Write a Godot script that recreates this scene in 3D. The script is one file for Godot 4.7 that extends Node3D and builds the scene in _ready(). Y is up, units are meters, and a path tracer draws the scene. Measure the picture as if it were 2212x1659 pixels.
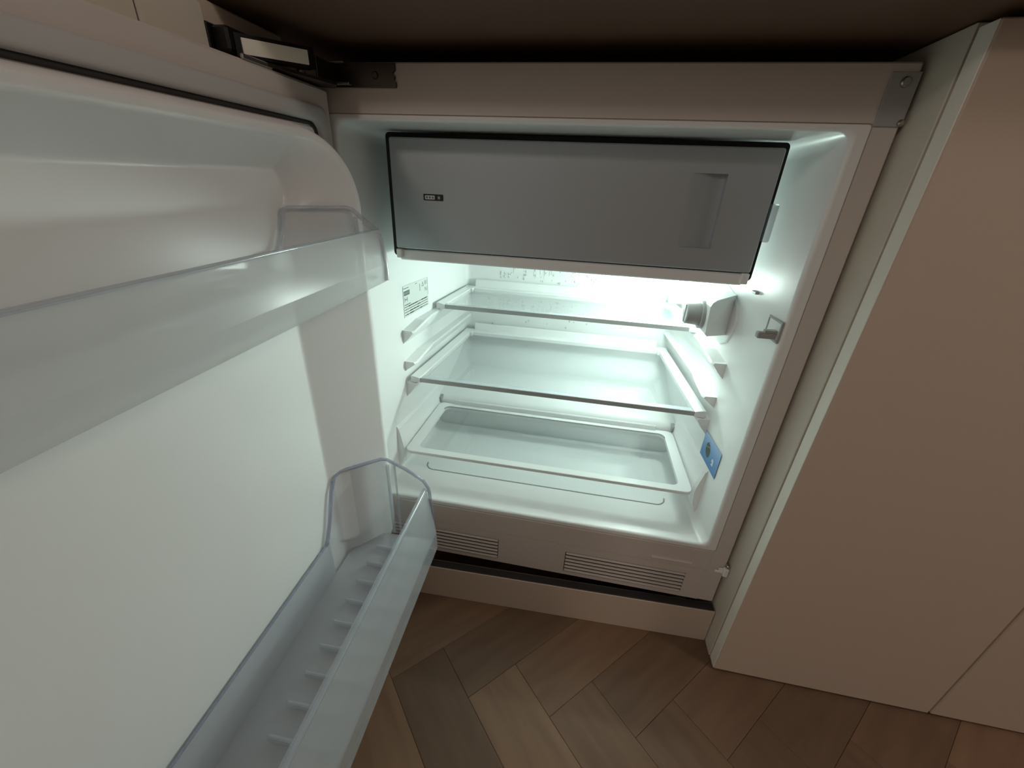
extends Node3D

const FLOOR := 0.077          # the fridge is measured from the bottom of its front frame; the floor lies this far below
const DOOR_PIVOT := Vector3(-0.281, 0.35, 0.02)

const UNSEEN_LAMPS := [[Vector3(-0.95, 1.62, 1.95), 0.36], [Vector3(1.38, 1.40, 0.58), 0.24]]  # unseen room lamps: place and strength

var door_turn := Basis()
var mats := {}
var names := {}

# ------------------------------------------------------------------ mesh builder
class Mb:
	var v := PackedVector3Array()
	var n := PackedVector3Array()
	var uv := PackedVector2Array()
	var smooth := PackedInt32Array()
	func tri(a: Vector3, b: Vector3, c: Vector3, s := -1, ua := Vector2(), ub := Vector2(), uc := Vector2()) -> void:
		v.append(a); v.append(b); v.append(c)
		uv.append(ua); uv.append(ub); uv.append(uc)
		for i in 3: smooth.append(s)
	func quad(a: Vector3, b: Vector3, c: Vector3, d: Vector3, s := -1) -> void:
		tri(a, b, c, s, Vector2(0, 1), Vector2(1, 1), Vector2(1, 0))
		tri(a, c, d, s, Vector2(0, 1), Vector2(1, 0), Vector2(0, 0))
	# a triangle turned so that its front looks away from a point inside
	func out_tri(a: Vector3, b: Vector3, c: Vector3, inside: Vector3) -> void:
		if (c - a).cross(b - a).dot(a - inside) >= 0.0: tri(a, b, c)
		else: tri(a, c, b)
	func box(lo: Vector3, hi: Vector3, bev := 0.0) -> void:
		var mid := (lo + hi) / 2.0
		var h := (hi - lo) / 2.0
		bev = minf(bev, minf(h.x, minf(h.y, h.z)) * 0.8)
		var p := {}
		for ax in 3:
			for sx in [-1, 1]:
				for sy in [-1, 1]:
					for sz in [-1, 1]:
						var q := Vector3(sx * (h.x - bev), sy * (h.y - bev), sz * (h.z - bev))
						q[ax] = [sx, sy, sz][ax] * h[ax]
						p[[ax, sx, sy, sz]] = mid + q
		for ax in 3:
			for s in [-1, 1]:
				var f := []
				for k in [[-1, -1], [1, -1], [1, 1], [-1, 1]]:
					var sg := [0, 0, 0]
					sg[ax] = s; sg[(ax + 1) % 3] = k[0]; sg[(ax + 2) % 3] = k[1]
					f.append(p[[ax, sg[0], sg[1], sg[2]]])
				out_tri(f[0], f[1], f[2], mid); out_tri(f[0], f[2], f[3], mid)
		if bev <= 0.0: return
		for ax in 3:
			var b := (ax + 1) % 3
			var c := (ax + 2) % 3
			for s in [-1, 1]:
				for t in [-1, 1]:
					var f := []
					for e in [[-1, b], [1, b], [1, c], [-1, c]]:
						var sg := [0, 0, 0]
						sg[ax] = e[0]; sg[b] = s; sg[c] = t
						f.append(p[[e[1], sg[0], sg[1], sg[2]]])
					out_tri(f[0], f[1], f[2], mid); out_tri(f[0], f[2], f[3], mid)
		for sx in [-1, 1]:
			for sy in [-1, 1]:
				for sz in [-1, 1]:
					out_tri(p[[0, sx, sy, sz]], p[[1, sx, sy, sz]], p[[2, sx, sy, sz]], mid)
	func loft(rings: Array, closed := true, s := 1) -> void:
		for i in rings.size() - 1:
			var a: PackedVector3Array = rings[i]
			var b: PackedVector3Array = rings[i + 1]
			var m := a.size()
			for k in (m if closed else m - 1):
				var k2 := (k + 1) % m
				quad(a[k], b[k], b[k2], a[k2], s)
	func cap(ring: PackedVector3Array, flip := false, s := -1) -> void:
		var c := Vector3()
		for q in ring: c += q
		c /= ring.size()
		for k in ring.size():
			var a := ring[k]
			var b := ring[(k + 1) % ring.size()]
			if flip: tri(c, b, a, s)
			else: tri(c, a, b, s)
	# a polygon (in the two axes after «axis») pulled along that axis
	func prism(poly: PackedVector2Array, axis: int, from: float, to: float, s := -1) -> void:
		var at := func(q: Vector2, w: float) -> Vector3:
			var r := Vector3()
			r[axis] = w; r[(axis + 1) % 3] = q.x; r[(axis + 2) % 3] = q.y
			return r
		var idx := Geometry2D.triangulate_polygon(poly)
		var area := 0.0
		for k in poly.size():
			area += poly[k].cross(poly[(k + 1) % poly.size()])
		for i in range(0, idx.size(), 3):
			var a := poly[idx[i]]
			var b := poly[idx[i + 1]]
			var c := poly[idx[i + 2]]
			if (b - a).cross(c - a) < 0.0:
				var w := b
				b = c; c = w
			tri(at.call(a, to), at.call(c, to), at.call(b, to))
			tri(at.call(a, from), at.call(b, from), at.call(c, from))
		for k in poly.size():
			var a := poly[k]
			var b := poly[(k + 1) % poly.size()]
			if area < 0.0:
				var w := a
				a = b; b = w
			quad(at.call(a, from), at.call(a, to), at.call(b, to), at.call(b, from), s)
	func tube(path: Array, r: float, sides := 8, s := 2) -> void:
		var rings := []
		var up := Vector3.UP
		for i in path.size():
			var d: Vector3 = (path[mini(i + 1, path.size() - 1)] - path[maxi(i - 1, 0)]).normalized()
			if absf(d.dot(up)) > 0.95: up = Vector3.RIGHT
			var x := d.cross(up).normalized()
			var y := x.cross(d)
			up = y
			var ring := PackedVector3Array()
			for k in sides:
				var t := TAU * k / sides
				ring.append(path[i] + (x * cos(t) + y * sin(t)) * r)
			rings.append(ring)
		loft(rings, true, s)
		cap(rings[0], true); cap(rings[-1])
	func cone(a: Vector3, b: Vector3, ra: float, rb: float, sides := 32, bev := 0.0, s := 3) -> void:
		var d := (b - a).normalized()
		var x := d.cross(Vector3.UP if absf(d.y) < 0.9 else Vector3.RIGHT).normalized()
		var y := x.cross(d)
		var at := func(c: Vector3, r: float) -> PackedVector3Array:
			var ring := PackedVector3Array()
			for k in sides: ring.append(c + (x * cos(TAU * k / sides) + y * sin(TAU * k / sides)) * r)
			return ring
		var rings := [at.call(a, ra)]
		if bev > 0.0:
			rings.append(at.call(b - d * bev, rb)); loft(rings, true, s)
			loft([rings[1], at.call(b, rb - bev)], true, s + 1)
			cap(at.call(b, rb - bev))
		else:
			rings.append(at.call(b, rb)); loft(rings, true, s)
			cap(rings[-1])
		cap(rings[0], true)
	# an upright strip of thickness t along a plan path (x, z), between two heights
	func ribbon(plan: Array, lo: Array, hi: Array, t: float) -> void:
		var rings := []
		for i in plan.size():
			var d: Vector2 = (plan[mini(i + 1, plan.size() - 1)] - plan[maxi(i - 1, 0)]).normalized()
			var k := Vector2(-d.y, d.x) * t / 2.0
			var p: Vector2 = plan[i]
			rings.append(PackedVector3Array([Vector3(p.x + k.x, lo[i], p.y + k.y), Vector3(p.x + k.x, hi[i], p.y + k.y), Vector3(p.x - k.x, hi[i], p.y - k.y), Vector3(p.x - k.x, lo[i], p.y - k.y)]))
		loft(rings, true, -1)
		cap(rings[0], true); cap(rings[-1])

static func rr(x0: float, y0: float, x1: float, y1: float, r: float, z: float, n := 6) -> PackedVector3Array:
	var o := PackedVector3Array()
	var c := [Vector2(x1 - r, y1 - r), Vector2(x0 + r, y1 - r), Vector2(x0 + r, y0 + r), Vector2(x1 - r, y0 + r)]
	for k in 4:
		for i in n + 1:
			var t := (k + float(i) / n) * PI / 2
			o.append(Vector3(c[k].x + r * cos(t), c[k].y + r * sin(t), z))
	return o

# ------------------------------------------------------------------ objects
func numbered(called: String) -> String:
	names[called] = names.get(called, -1) + 1
	return called if names[called] == 0 else "%s_%03d" % [called, names[called]]

func thing(called: String, label: String, category: String, at: Vector3, group := "", kind := "") -> Node3D:
	var o := Node3D.new()
	o.name = numbered(called)
	o.position = at + Vector3(0, FLOOR, 0)
	o.set_meta("label", label); o.set_meta("category", category)
	if group: o.set_meta("group", group)
	if kind: o.set_meta("kind", kind)
	add_child(o)
	return o

func base_of(n: Node) -> Vector3:
	var at := Vector3()
	while n != self:
		at += n.position
		n = n.get_parent()
	return at

func obj(called: String, m: Mb, material: Material, parent: Node3D, label := "", turned := false) -> MeshInstance3D:
	var st := SurfaceTool.new()
	st.begin(Mesh.PRIMITIVE_TRIANGLES)
	var off := base_of(parent)
	for i in m.v.size():
		var q := m.v[i]
		if turned: q = DOOR_PIVOT + door_turn * (q - DOOR_PIVOT)
		st.set_smooth_group(m.smooth[i] if m.smooth[i] >= 0 else 4294967295)
		st.set_uv(m.uv[i])
		st.add_vertex(q + Vector3(0, FLOOR, 0) - off)
	st.generate_normals()
	var o := MeshInstance3D.new()
	o.mesh = st.commit()
	o.material_override = material
	o.name = called
	if label: o.set_meta("label", label)
	parent.add_child(o, true)
	return o

func bx(lo: Vector3, hi: Vector3, bev := 0.0) -> Mb:
	var m := Mb.new()
	m.box(lo, hi, bev)
	return m

func structure(called: String, label: String, category: String, lo: Vector3, hi: Vector3, material: Material) -> void:
	var m := bx(lo, hi)
	var o := obj(called, m, material, self)
	o.set_meta("kind", "structure"); o.set_meta("label", label); o.set_meta("category", category)

func rgb(r: int, g: int, b: int, a := 1.0) -> Color:
	return Color(r / 255.0, g / 255.0, b / 255.0, a)

func mat(called: String, c: Color, rough := 0.5, metal := 0.0) -> StandardMaterial3D:
	var m := StandardMaterial3D.new()
	m.resource_name = called
	m.albedo_color = c; m.roughness = rough; m.metallic = metal
	if c.a < 1.0:
		m.transparency = BaseMaterial3D.TRANSPARENCY_ALPHA
		m.cull_mode = BaseMaterial3D.CULL_DISABLED
	mats[called] = m
	return m

func fine_relief(m: StandardMaterial3D, freq: float, strength: float, scale: float, seed_at: int) -> void:
	var f := FastNoiseLite.new()
	f.seed = seed_at; f.frequency = freq
	var t := NoiseTexture2D.new()
	t.width = 512; t.height = 512; t.seamless = true; t.as_normal_map = true; t.bump_strength = strength; t.noise = f
	m.normal_enabled = true; m.normal_texture = t; m.normal_scale = 0.4
	m.uv1_triplanar = true; m.uv1_scale = Vector3.ONE * scale

func picture(im: Image, rough := 0.4) -> StandardMaterial3D:
	var m := StandardMaterial3D.new()
	m.albedo_texture = ImageTexture.create_from_image(im)
	m.roughness = rough
	return m

# ------------------------------------------------------------------ scene
func _ready() -> void:
	door_turn = Basis(Vector3(cos(0.03), 0, -sin(0.03)), Vector3.UP, Vector3(sin(0.03), -0.03, cos(0.03)))   # a little short of a right angle, and sagging

	# camera
	var cam := Camera3D.new()
	cam.name = "camera"
	cam.position = Vector3(0.03126, 0.57817 + FLOOR, 0.48209)
	cam.rotation = Vector3(-0.44431, 0.16173, 0.04940)
	cam.fov = 88.34
	cam.near = 0.01; cam.far = 20.0
	add_child(cam)
	cam.current = true

	# environment: a closed room at night, the sky gives nearly nothing
	var env := Environment.new()
	env.background_mode = Environment.BG_COLOR
	env.background_color = Color(0.02, 0.018, 0.016)
	env.tonemap_mode = Environment.TONE_MAPPER_LINEAR
	env.tonemap_exposure = 1.0
	env.sdfgi_enabled = true; env.ssao_enabled = true; env.ssil_enabled = true
	var we := WorldEnvironment.new()
	we.name = "environment"; we.environment = env
	add_child(we)

	# the fridge's own cool lamp
	var lamp := OmniLight3D.new()
	lamp.name = "fridge_lamp_glow"
	lamp.position = Vector3(0.2080, 0.436 + FLOOR, -0.285)
	lamp.light_color = Color(0.915, 1.0, 0.965)
	lamp.light_energy = 0.030
	lamp.light_size = 0.02
	lamp.omni_range = 6.0; lamp.omni_attenuation = 2.0; lamp.shadow_enabled = true
	add_child(lamp)
	# second light added at its cover, aimed left and forward to brighten the door
	var beam := AreaLight3D.new()
	beam.name = "fridge_lamp_beam"
	beam.area_size = Vector2(0.09, 0.05)
	beam.look_at_from_position(Vector3(0.1900, 0.434 + FLOOR, -0.285), Vector3(0.1900 - 0.55, 0.434 + FLOOR - 0.08, -0.285 + 0.83))
	beam.light_color = Color(0.915, 1.0, 0.965)
	beam.light_energy = 0.094
	beam.area_range = 6.0
	beam.shadow_enabled = true
	add_child(beam)
	# two unseen globe lamps, out of view, placed to light the fronts and the door
	for p in UNSEEN_LAMPS:
		var room := OmniLight3D.new()
		room.name = "unseen_pendant_glow"
		room.position = p[0] + Vector3(0, FLOOR, 0)
		room.light_color = Color(1.0, 0.935, 0.90)
		room.light_energy = p[1]
		room.light_size = 0.12
		room.omni_range = 8.0; room.omni_attenuation = 2.0; room.shadow_enabled = true
		add_child(room, true)

	materials()
	build_room()
	build_floor()
	build_cabinets()
	var fridge := build_fridge()
	build_interior(fridge)
	build_door(fridge)
	build_shelves()
	build_bins()

func materials() -> void:
	mat("white_plastic", rgb(242, 245, 244), 0.32)
	mat("door_plastic", rgb(240, 242, 241), 0.28)
	mat("white_steel", rgb(212, 204, 196), 0.4)
	mat("white_trim", rgb(240, 243, 242), 0.3)
	mat("grey_plastic", rgb(168, 170, 168), 0.45)
	mat("freezer_front", rgb(178, 186, 190), 0.46, 0.4)
	mat("gap_and_rubber_black", rgb(22, 24, 25), 0.7)  # also gives the freezer gap its painted shade
	mat("gasket", rgb(196, 197, 194), 0.55)
	mat("dark_gap", rgb(14, 13, 13), 0.8)
	mat("dark_metal", rgb(74, 68, 62), 0.32, 0.85)
	mat("black_metal", rgb(26, 26, 28), 0.35, 0.3)
	mat("steel", rgb(176, 174, 168), 0.25, 0.9)
	mat("cream_lacquer", rgb(203, 188, 170), 0.5)
	mat("cream_edge", rgb(212, 206, 192), 0.45)
	mat("worktop", rgb(100, 75, 58), 0.6)
	mat("cap_plastic", rgb(250, 248, 232), 0.35)
	mat("pale_edge", rgb(240, 237, 226), 0.35)
	mat("vent_dark", rgb(52, 50, 48), 0.7)
	mat("plinth_top", rgb(42, 38, 38), 0.6)
	mat("wall_paint", rgb(200, 197, 192), 0.9)
	mat("glass", rgb(128, 156, 160, 0.07), 0.02)
	mat("glass_edge", rgb(176, 178, 176), 0.2)
	mat("clear_plastic", rgb(208, 216, 226, 0.07), 0.04)
	mat("bin_floor", rgb(214, 220, 226, 0.48), 0.2)
	mat("clear_rim", rgb(196, 208, 220, 0.34), 0.08)
	mat("blue_rim", rgb(150, 160, 192, 0.40), 0.08)
	mat("rib_plastic", rgb(220, 227, 234, 0.42), 0.2)
	mat("frosted", rgb(222, 228, 228, 0.5), 0.2)
	mat("frosted_low", rgb(206, 214, 220, 0.36), 0.2)
	mats["frosted"].metallic_specular = 0.2
	mats["frosted_low"].metallic_specular = 0.35
	var g := mat("lamp_cover", rgb(240, 246, 242), 0.4)
	g.emission_enabled = true
	g.emission = Color(0.94, 1.0, 0.96)
	g.emission_energy_multiplier = 1.3
	var c := mat("unseen_globe_glow", rgb(235, 226, 214), 0.5)
	c.emission_enabled = true
	c.emission = Color(1.0, 0.93, 0.88)
	c.emission_energy_multiplier = 1.2

func build_room() -> void:
	var w: Material = mats["wall_paint"]
	var lo := Vector3(-1.5, -0.077, -0.68)
	var hi := Vector3(1.7, 2.33, 2.6)
	structure("wall_back", "plain wall behind the fridge and the worktop", "wall", Vector3(lo.x - 0.1, lo.y, lo.z - 0.1), Vector3(hi.x + 0.1, hi.y, lo.z), w)
	structure("wall_left", "plain wall at the left end of the kitchen", "wall", Vector3(lo.x - 0.1, lo.y, lo.z), Vector3(lo.x, hi.y, hi.z), w)
	structure("wall_right", "plain wall at the right end of the kitchen", "wall", Vector3(hi.x, lo.y, lo.z), Vector3(hi.x + 0.1, hi.y, hi.z), w)
	structure("wall_front", "plain wall facing the open fridge", "wall", Vector3(lo.x - 0.1, lo.y, hi.z), Vector3(hi.x + 0.1, hi.y, hi.z + 0.1), w)
	structure("ceiling", "plain ceiling over the kitchen", "ceiling", Vector3(lo.x - 0.1, hi.y, lo.z - 0.1), Vector3(hi.x + 0.1, hi.y + 0.1, hi.z + 0.1), w)
	for p in UNSEEN_LAMPS:
		var c: Vector3 = p[0]
		var t := thing("unseen_pendant_lamp", "unseen globe lamp on a cord, out of view, placed to light the fronts and the door, over the %s of the room" % ["left" if c.x < 0.0 else "right"], "lamp", c - Vector3(0, 0.135, 0), "unseen globe lamps")
		var m := Mb.new()
		var rings := []
		for k in 17:
			var q := PackedVector3Array()
			var v := clampf(PI * k / 16.0, 0.12, PI - 0.02)
			for i in 32: q.append(c + Vector3(cos(TAU * i / 32) * sin(v), cos(v), sin(TAU * i / 32) * sin(v)) * 0.135)
			rings.append(q)
		m.loft(rings, true, 3)
		m.cap(rings[0], true); m.cap(rings[-1])
		obj("globe", m, mats["unseen_globe_glow"], t)
		m = Mb.new()
		m.cone(c + Vector3(0, 0.125, 0), c + Vector3(0, 0.17, 0), 0.026, 0.018, 24, 0.003)
		obj("socket", m, mats["dark_metal"], t)
		m = Mb.new()
		m.tube([c + Vector3(0, 0.16, 0), Vector3(c.x, 2.325, c.z)], 0.003)
		obj("cord", m, mats["gap_and_rubber_black"], t)

# herringbone of oak planks, each its own piece
func build_floor() -> void:
	var f := thing("floor", "dark oak floor of planks laid in a herringbone", "floor", Vector3(0, -0.077, 0.6), "", "structure")
	obj("subfloor", bx(Vector3(-1.6, -0.18, -0.78), Vector3(1.8, -0.0885, 2.7)), mats["dark_gap"], f)
	var tones := []
	var rng := RandomNumberGenerator.new()
	rng.seed = 11
	for k in 7:
		var n := FastNoiseLite.new()
		n.seed = 40 + k; n.frequency = 0.012; n.fractal_octaves = 5
		var t := NoiseTexture2D.new()
		t.width = 512; t.height = 512; t.seamless = true; t.noise = n
		var r := Gradient.new()
		var v := 0.86 + 0.2 * k / 6.0
		r.set_color(0, Color(0.46 * v, 0.357 * v, 0.272 * v)); r.set_color(1, Color(0.53 * v, 0.422 * v, 0.327 * v))
		t.color_ramp = r
		var m := StandardMaterial3D.new()
		m.albedo_texture = t; m.roughness = 0.55
		m.uv1_scale = Vector3(0.35, 2.2, 1)
		tones.append(m)
	var w := 0.083
	var o := Vector2(-0.119, 0.115)
	var u := Vector2(1, 1).normalized()
	var s := Vector2(1, -1).normalized()
	var n := 5
	var meshes := {}
	for j in range(-5, 6):
		for k in range(-24, 30):
			for fam in 2:
				# plank of the first family lies along u, of the second along s
				var a := Vector2(k + n * j, k - n * j)
				var lo := a + (Vector2(0, -1) if fam == 0 else Vector2(0, 0))
				var size := Vector2(n, 1) if fam == 0 else Vector2(1, n)
				var mid := lo + size / 2.0
				var p := o + (u * mid.x + s * mid.y) * w
				if p.x < -1.25 or p.x > 1.5 or p.y < -0.45 or p.y > 2.3: continue
				var key := fam
				if not meshes.has(key):
					meshes[key] = plank_mesh(n * w - 0.0003, w - 0.0003, 0.011)
				var b := MeshInstance3D.new()
				b.mesh = meshes[key]
				b.name = "plank"
				b.material_override = tones[rng.randi_range(0, 6)]
				b.position = Vector3(p.x, -0.0055 + rng.randf_range(-0.0002, 0.0), p.y - 0.6)
				b.rotation.y = -PI / 4 if fam == 0 else PI / 4
				f.add_child(b, true)

func plank_mesh(l: float, w: float, h: float) -> ArrayMesh:
	var m := bx(Vector3(-l / 2, -h / 2, -w / 2), Vector3(l / 2, h / 2, w / 2), 0.0004)
	var st := SurfaceTool.new()
	st.begin(Mesh.PRIMITIVE_TRIANGLES)
	st.set_smooth_group(-1)
	for q in m.v:
		st.set_uv(Vector2(q.x / l, q.z / l) + Vector2(0.5, 0.5))
		st.set_smooth_group(-1)
		st.add_vertex(q)
	st.generate_normals()
	return st.commit()

func build_cabinets() -> void:
	var t := thing("worktop", "brown kitchen worktop running over the fridge, seen from below", "worktop", Vector3(0.2, 0.7135, -0.25))
	obj("slab", bx(Vector3(-1.3, 0.7135, -0.675), Vector3(1.5, 0.7515, 0.112), 0.002), mats["worktop"], t)

	# the cabinet right of the fridge: its side panel, its door reaching nearly to the floor
	t = thing("kitchen_cabinet", "cream cabinet right of the fridge, its tall smooth door reaching the floor", "cabinet", Vector3(0.45, -0.077, -0.3))
	obj("side_panel", bx(Vector3(0.3020, -0.077, -0.60), Vector3(0.3200, 0.7125, 0.0375), 0.0008), mats["cream_edge"], t)
	obj("side_panel", bx(Vector3(0.5820, -0.077, -0.60), Vector3(0.5985, 0.7125, 0.0375), 0.0008), mats["cream_edge"], t)
	obj("back_panel", bx(Vector3(0.3205, -0.06, -0.60), Vector3(0.5815, 0.712, -0.59)), mats["cream_edge"], t)
	obj("bottom_panel", bx(Vector3(0.3205, 0.0, -0.589), Vector3(0.5815, 0.018, 0.036)), mats["cream_edge"], t)
	var leaf := obj("door", bx(Vector3(0.3026, -0.0725, 0.0415), Vector3(0.5970, 0.7085, 0.0600), 0.0012), mats["cream_lacquer"], t)
	obj("pale_edge", bx(Vector3(0.3016, -0.0720, 0.0420), Vector3(0.3028, 0.7080, 0.0592), 0.0004), mats["pale_edge"], leaf, "pale edge of the door")  # paler strip along the edge facing the fridge
	t = thing("kitchen_cabinet", "cream cabinet at the right margin, beyond a thin vertical joint in the fronts", "cabinet", Vector3(0.9, -0.077, -0.3))
	obj("side_panel", bx(Vector3(0.5995, -0.077, -0.60), Vector3(0.6175, 0.7125, 0.0375), 0.0008), mats["cream_edge"], t)
	obj("side_panel", bx(Vector3(1.1820, -0.077, -0.60), Vector3(1.2000, 0.7125, 0.0375), 0.0008), mats["cream_edge"], t)
	obj("back_panel", bx(Vector3(0.618, -0.06, -0.60), Vector3(1.1815, 0.712, -0.59)), mats["cream_edge"], t)
	obj("door", bx(Vector3(0.6000, -0.0725, 0.0415), Vector3(1.1990, 0.7085, 0.0600), 0.0012), mats["cream_lacquer"], t)

	# the board that closes the foot of the fridge, a little askew
	t = thing("plinth", "low cream plinth board on the floor beneath the fridge", "plinth", Vector3(0.0, -0.077, 0.02))
	var m := Mb.new()
	var pl := func(x: float) -> float: return 0.0137 + (0.2985 - x) * 0.036
	var a := PackedVector3Array()
	var b := PackedVector3Array()
	for q in [[-0.32, 0], [0.3005, 1]]:
		var z: float = pl.call(q[0])
		var r := PackedVector3Array()
		for c in [[-0.0765, 0.0], [-0.0062, 0.0], [-0.0055, -0.0007], [-0.0055, -0.0155], [-0.0765, -0.0155]]: r.append(Vector3(q[0], c[0], z + c[1]))
		if q[1] == 0: a = r
		else: b = r
	m.loft([a, b], true, -1)
	m.cap(a, true); m.cap(b)
	obj("board", m, mats["cream_lacquer"], t)
	m = Mb.new()
	m.loft([PackedVector3Array([Vector3(-0.31, -0.0054, pl.call(-0.31) - 0.0012), Vector3(-0.31, -0.0046, pl.call(-0.31) - 0.0024), Vector3(-0.31, -0.0046, pl.call(-0.31) - 0.0145), Vector3(-0.31, -0.0054, pl.call(-0.31) - 0.0150)]), PackedVector3Array([Vector3(0.2995, -0.0054, pl.call(0.2995) - 0.0012), Vector3(0.2995, -0.0046, pl.call(0.2995) - 0.0024), Vector3(0.2995, -0.0046, pl.call(0.2995) - 0.0145), Vector3(0.2995, -0.0054, pl.call(0.2995) - 0.0150)])], true, -1)
	obj("edge_strip", m, mats["plinth_top"], t, "dark strip along the top edge")

func wall_x(z: float) -> float:
	return 0.262 + z * 0.0512

func build_fridge() -> Node3D:
	var f := thing("refrigerator", "white built-in fridge with its door open to the left, lit inside, under the worktop", "refrigerator", Vector3(0, -0.077, -0.28))
	# outer case, face and groove in one skin that turns in at the mouth
	var m := Mb.new()
	var B := Vector2(-0.298, 0.0)
	var T := Vector2(0.298, 0.698)
	m.loft([rr(B.x, B.y, T.x, T.y, 0.002, -0.55), rr(B.x, B.y, T.x, T.y, 0.002, -0.0015)], true, -1)
	m.loft([rr(B.x, B.y, T.x, T.y, 0.002, -0.0015), rr(B.x + 0.0015, B.y + 0.0015, T.x - 0.0015, T.y - 0.0015, 0.002, 0.0)], true, -1)
	m.loft([rr(B.x + 0.0015, B.y + 0.0015, T.x - 0.0015, T.y - 0.0015, 0.002, 0.0), rr(-0.2764, 0.1074, 0.2764, 0.6526, 0.003, 0.0), rr(-0.2761, 0.1077, 0.2761, 0.6523, 0.003, -0.0016), rr(-0.2755, 0.1083, 0.2755, 0.6517, 0.003, -0.0016), rr(-0.2752, 0.1086, 0.2752, 0.6514, 0.003, 0.0)], true, -1)
	m.cap(rr(B.x, B.y, T.x, T.y, 0.002, -0.55), false)
	obj("body", m, mats["white_steel"], f)
	# the moulded liner
	m = Mb.new()
	m.loft([rr(-0.2752, 0.1086, 0.2752, 0.6514, 0.003, 0.0), rr(-0.2665, 0.1135, 0.2665, 0.6490, 0.010, 0.0)], true, -1)
	var rings := [rr(-0.2665, 0.1135, 0.2665, 0.6490, 0.010, 0.0)]
	for k in 6:
		var q := (k + 1) / 6.0 * PI / 2
		var e := 0.0045 * sin(q)
		rings.append(rr(-0.2665 + e, 0.1135 + e * 0.6, 0.2665 - e, 0.6490 - e * 0.7, 0.010 + e * 0.4, -0.005 * (1.0 - cos(q))))
	rings.append(rr(-0.2600, 0.1155, 0.2600, 0.6455, 0.014, -0.04))
	rings.append(rr(-wall_x(-0.2), 0.1135, wall_x(-0.2), 0.6440, 0.016, -0.2))
	rings.append(rr(-wall_x(-0.415), 0.1110, wall_x(-0.415), 0.6420, 0.018, -0.415))
	for k in 5:
		var q := (k + 1) / 5.0 * PI / 2
		var e := 0.016 * (1.0 - cos(q))
		rings.append(rr(-0.2405 + e, 0.1110 + e, 0.2405 - e, 0.6420 - e, 0.018, -0.415 - 0.016 * sin(q)))
	m.loft(rings, true, 5)
	m.cap(rings[-1], true, 5)
	var liner := obj("liner", m, mats["white_plastic"], f)
	# the sloping hump over the compressor at the back of the floor
	m = Mb.new()
	var prof := [Vector2(-0.246, 0.10), Vector2(-0.246, 0.160), Vector2(-0.2485, 0.170), Vector2(-0.257, 0.1775), Vector2(-0.29, 0.186), Vector2(-0.36, 0.214), Vector2(-0.41, 0.240), Vector2(-0.425, 0.252), Vector2(-0.432, 0.268), Vector2(-0.432, 0.10)]
	var sides := []
	for x in [-0.254, -0.12, 0.0, 0.12, 0.254]:
		var r := PackedVector3Array()
		for q in prof: r.append(Vector3(x, q.y + (0.004 * (1.0 - pow(x / 0.254, 2)) if q.y > 0.15 else 0.0), q.x))
		sides.append(r)
	m.loft(sides, true, 6)
	obj("compressor_step", m, mats["white_plastic"], liner)
	# thin grey line on the floor, round at both ends
	m = Mb.new()
	var pth := []
	for k in 8: pth.append(Vector3(-0.2000 - 0.016 * cos(k / 7.0 * PI / 2), 0.1148, -0.095 + 0.018 * sin(k / 7.0 * PI / 2)))
	for k in 8: pth.append(Vector3(0.1980 + 0.016 * sin(k / 7.0 * PI / 2), 0.1148, -0.095 + 0.018 * cos(k / 7.0 * PI / 2)))
	m.tube(pth, 0.0013)
	obj("floor_line", m, mats["grey_plastic"], liner)
	# grille panel in the base, with two groups of slats
	m = Mb.new()
	var holes := [[-0.2450, -0.0570], [0.0560, 0.2450]]
	var xs := [-0.2735, -0.2450, -0.0570, 0.0560, 0.2450, 0.2735]
	for k in 5:
		var is_hole := k == 1 or k == 3
		if is_hole:
			m.box(Vector3(xs[k], 0.0018, -0.004), Vector3(xs[k + 1], 0.0095, 0.0012))
			m.box(Vector3(xs[k], 0.0540, -0.004), Vector3(xs[k + 1], 0.0672, 0.0012))
		else:
			m.box(Vector3(xs[k], 0.0018, -0.004), Vector3(xs[k + 1], 0.0672, 0.0012))
	var gr := obj("grille_panel", m, mats["white_steel"], f)
	for h in holes:
		obj("grille_backing", bx(Vector3(h[0], 0.009, -0.0005), Vector3(h[1], 0.0545, 0.0001)), mats["vent_dark"], gr)
		for k in 6:
			var y := 0.0128 + k * 0.0075
			m = Mb.new()
			m.prism(PackedVector2Array([Vector2(y - 0.0024, 0.0002), Vector2(y + 0.0022, 0.0002), Vector2(y + 0.0019, 0.0026), Vector2(y + 0.0002, 0.0032), Vector2(y - 0.0014, 0.0022)]), 0, h[0] + 0.001, h[1] - 0.001)
			obj("slat", m, mats["white_steel"], gr)
	obj("base_strip", bx(Vector3(-0.2735, 0.0680, -0.003), Vector3(0.2735, 0.1064, 0.0009), 0.0004), mats["white_steel"], f)
	m = Mb.new()
	m.prism(PackedVector2Array([Vector2(0.0738, 0.0008), Vector2(0.0795, 0.0008), Vector2(0.0790, 0.0026), Vector2(0.0772, 0.0036), Vector2(0.0752, 0.0022)]), 0, 0.188, 0.249)
	obj("raised_bar", m, mats["white_steel"], f)
	# fixings at the right edge
	var br := obj("fixing_bracket", bx(Vector3(0.2755, 0.6500, 0.0002), Vector3(0.2985, 0.6905, 0.0018), 0.0004), mats["grey_plastic"], f, "thin grey fixing bracket")
	m = Mb.new()
	m.cone(Vector3(0.288, 0.683, 0.0015), Vector3(0.288, 0.683, 0.004), 0.0045, 0.004, 20, 0.001)
	obj("screw", m, mats["steel"], br)
	m = Mb.new()
	m.cone(Vector3(0.2962, 0.6528, 0.0015), Vector3(0.2962, 0.6528, 0.0045), 0.003, 0.0026, 16, 0.001)
	obj("screw", m, mats["steel"], br)
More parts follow.
